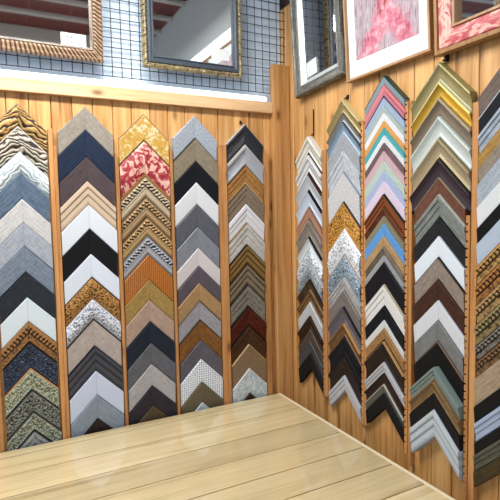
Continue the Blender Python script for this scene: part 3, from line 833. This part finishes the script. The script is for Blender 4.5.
v_ = an.math('ADD', an.math('ABSOLUTE', an.math('SUBTRACT', X, .52)), an.math('MULTIPLY', Z, .78))
v_ = an.math('ADD', v_, an.math('MULTIPLY', an.math('SUBTRACT', bl, .5), .5))
band = an.ramp(v_, [(.12, (0,0,0,1)), (.20, (1,1,1,1)), (.42, (1,1,1,1)), (.54, (0,0,0,1))])
pink = an.ramp(bl, [(.36, lin('a82c50')), (.47, lin('d0607a')), (.56, lin('dc8c9c')), (.66, lin('e6c4c8'))])
col = an.mix(an.math('MULTIPLY', band, .75), base, pink)
br_ = an.math('MULTIPLY', an.ramp(an.math('ADD', an.math('ABSOLUTE', an.math('SUBTRACT', X, .45)), an.math('ABSOLUTE', an.math('SUBTRACT', Z, .47))), [(.08, (1,1,1,1)), (.17, (0,0,0,1))]), an.ramp(an.noise(an.coord('Generated', (22, 1, 14)), 1, 2), [(.5, (0,0,0,1)), (.56, (1,1,1,1))]))
col = an.mix(.45, col, an.mix(1.0, col, an.ramp(st_, [(.35, lin('6a6470')), (.5, lin('ffffff')), (.64, lin('b4a0ac'))]), 'MULTIPLY'))
col = an.mix(br_, col, lin('8a3c24'))
panel('print', .334, .075, .425, -.0175, an.fin(col, .6), f4, .0014)
# 5 marbled pink mirror
f5 = hang('framed_mirror', 'R', (-.010, -.998 - .26, 2.208), 0, 2.5, 'mirror with broad pink marbled frame and wooden edges, upper right', 'mirror', G)
wd = pine('walnut_edge', 'b58a5c', 'a4784a', '7c5430', gs=3)
sweep('outer_edge', .52, .52, [(0, .020), (.002, .032), (.014, .033), (.016, .026)], wd, f5)
rn = N('pink_marbled')
w1 = rn.noise(rn.coord('UV', (9, 26, 1)), 1, 5, .65, 1.2)
rc = rn.ramp(w1, [(.36, lin('a8404c')), (.45, lin('b85058')), (.49, lin('d89c90')), (.56, lin('dcb4a4')), (.62, lin('b04c58'))])
MP = rn.fin(rc, .45)
q = sweep('frame', .488, .488, [(0, .026), (.004, .030), (.026, .031), (.050, .028), (.054, .022)], MP, f5); q.location.z = .016
q['label'] = 'broad pink and cream marbled band'
q = sweep('inner_lip', .380, .380, [(0, .024), (.002, .030), (.010, .028), (.012, .010)], wd, f5); q.location.z = .070
panel('mirror_glass', .36, .08, .44, -.010, M['mirror'], f5)

# ------------------------------------------------------------------ light: ceiling lamps and daylight from the open shop front
def lamp(loc, size, power, col, label):
    r = empty('ceiling_lamp', loc); tag(r, label, 'lamp', 'ceiling lamps')
    bevel(MB().box(-size[0]/2, size[0]/2, -size[1]/2, size[1]/2, .012, .05).build('housing', M['card'], r), .004)
    e = N('lamp_face'); e.b.inputs['Emission Color'].default_value = col; e.b.inputs['Emission Strength'].default_value = 6
    MB().box(-size[0]/2 + .01, size[0]/2 - .01, -size[1]/2 + .01, size[1]/2 - .01, .006, .012).build('diffuser', e.fin((.8,.8,.8,1), .5), r)
    L = bpy.data.lights.new('lamp_light', 'AREA'); L.shape = 'RECTANGLE'; L.size = size[0]; L.size_y = size[1]; L.energy = power; L.color = col[:3]
    o = bpy.data.objects.new('lamp_light', L); C.objects.link(o); o.parent = r; o.location = (0, 0, 0)
lamp((-1.35, -.78, 3.0), (1.2, .22), 50, (1, .985, .96, 1), 'long ceiling lamp over the work table')
lamp((-1.6, -3.7, 3.1), (1.2, .25), 30, (1, .97, .93, 1), 'long ceiling lamp farther back in the shop')
w_ = bpy.data.worlds.new('world'); bpy.context.scene.world = w_; w_.use_nodes = True
bg = w_.node_tree.nodes['Background']; bg.inputs[0].default_value = (.55, .78, 1.0, 1); bg.inputs[1].default_value = .62

# ------------------------------------------------------------------ camera
CAM = (-1.36329, -2.2, 1.7)
FW = (0.45748342193864217, 0.8861681398022181, -0.07358632108474332)
UP = (0.05134277706397421, 0.05629175789461521, 0.9970933543237027)
RT = (0.8877346663810473, -0.4599318058066985, -0.019745787214491863)
FOC = 492.62

cd = bpy.data.cameras.new('camera'); cam = bpy.data.objects.new('camera', cd); C.objects.link(cam)
cd.sensor_width = 36; cd.sensor_fit = 'HORIZONTAL'; cd.lens = FOC / 500 * 36; cd.clip_start = .02
m3 = Matrix((RT, UP, tuple(-v for v in FW))).transposed()
cam.matrix_world = Matrix.Translation(CAM) @ m3.to_4x4()
bpy.context.scene.camera = cam
sc = bpy.context.scene
sc.view_settings.view_transform = 'Standard'; sc.view_settings.look = 'None'; sc.view_settings.gamma = 1
sc.view_settings.exposure = 0.24
sc.view_settings.use_curve_mapping = False
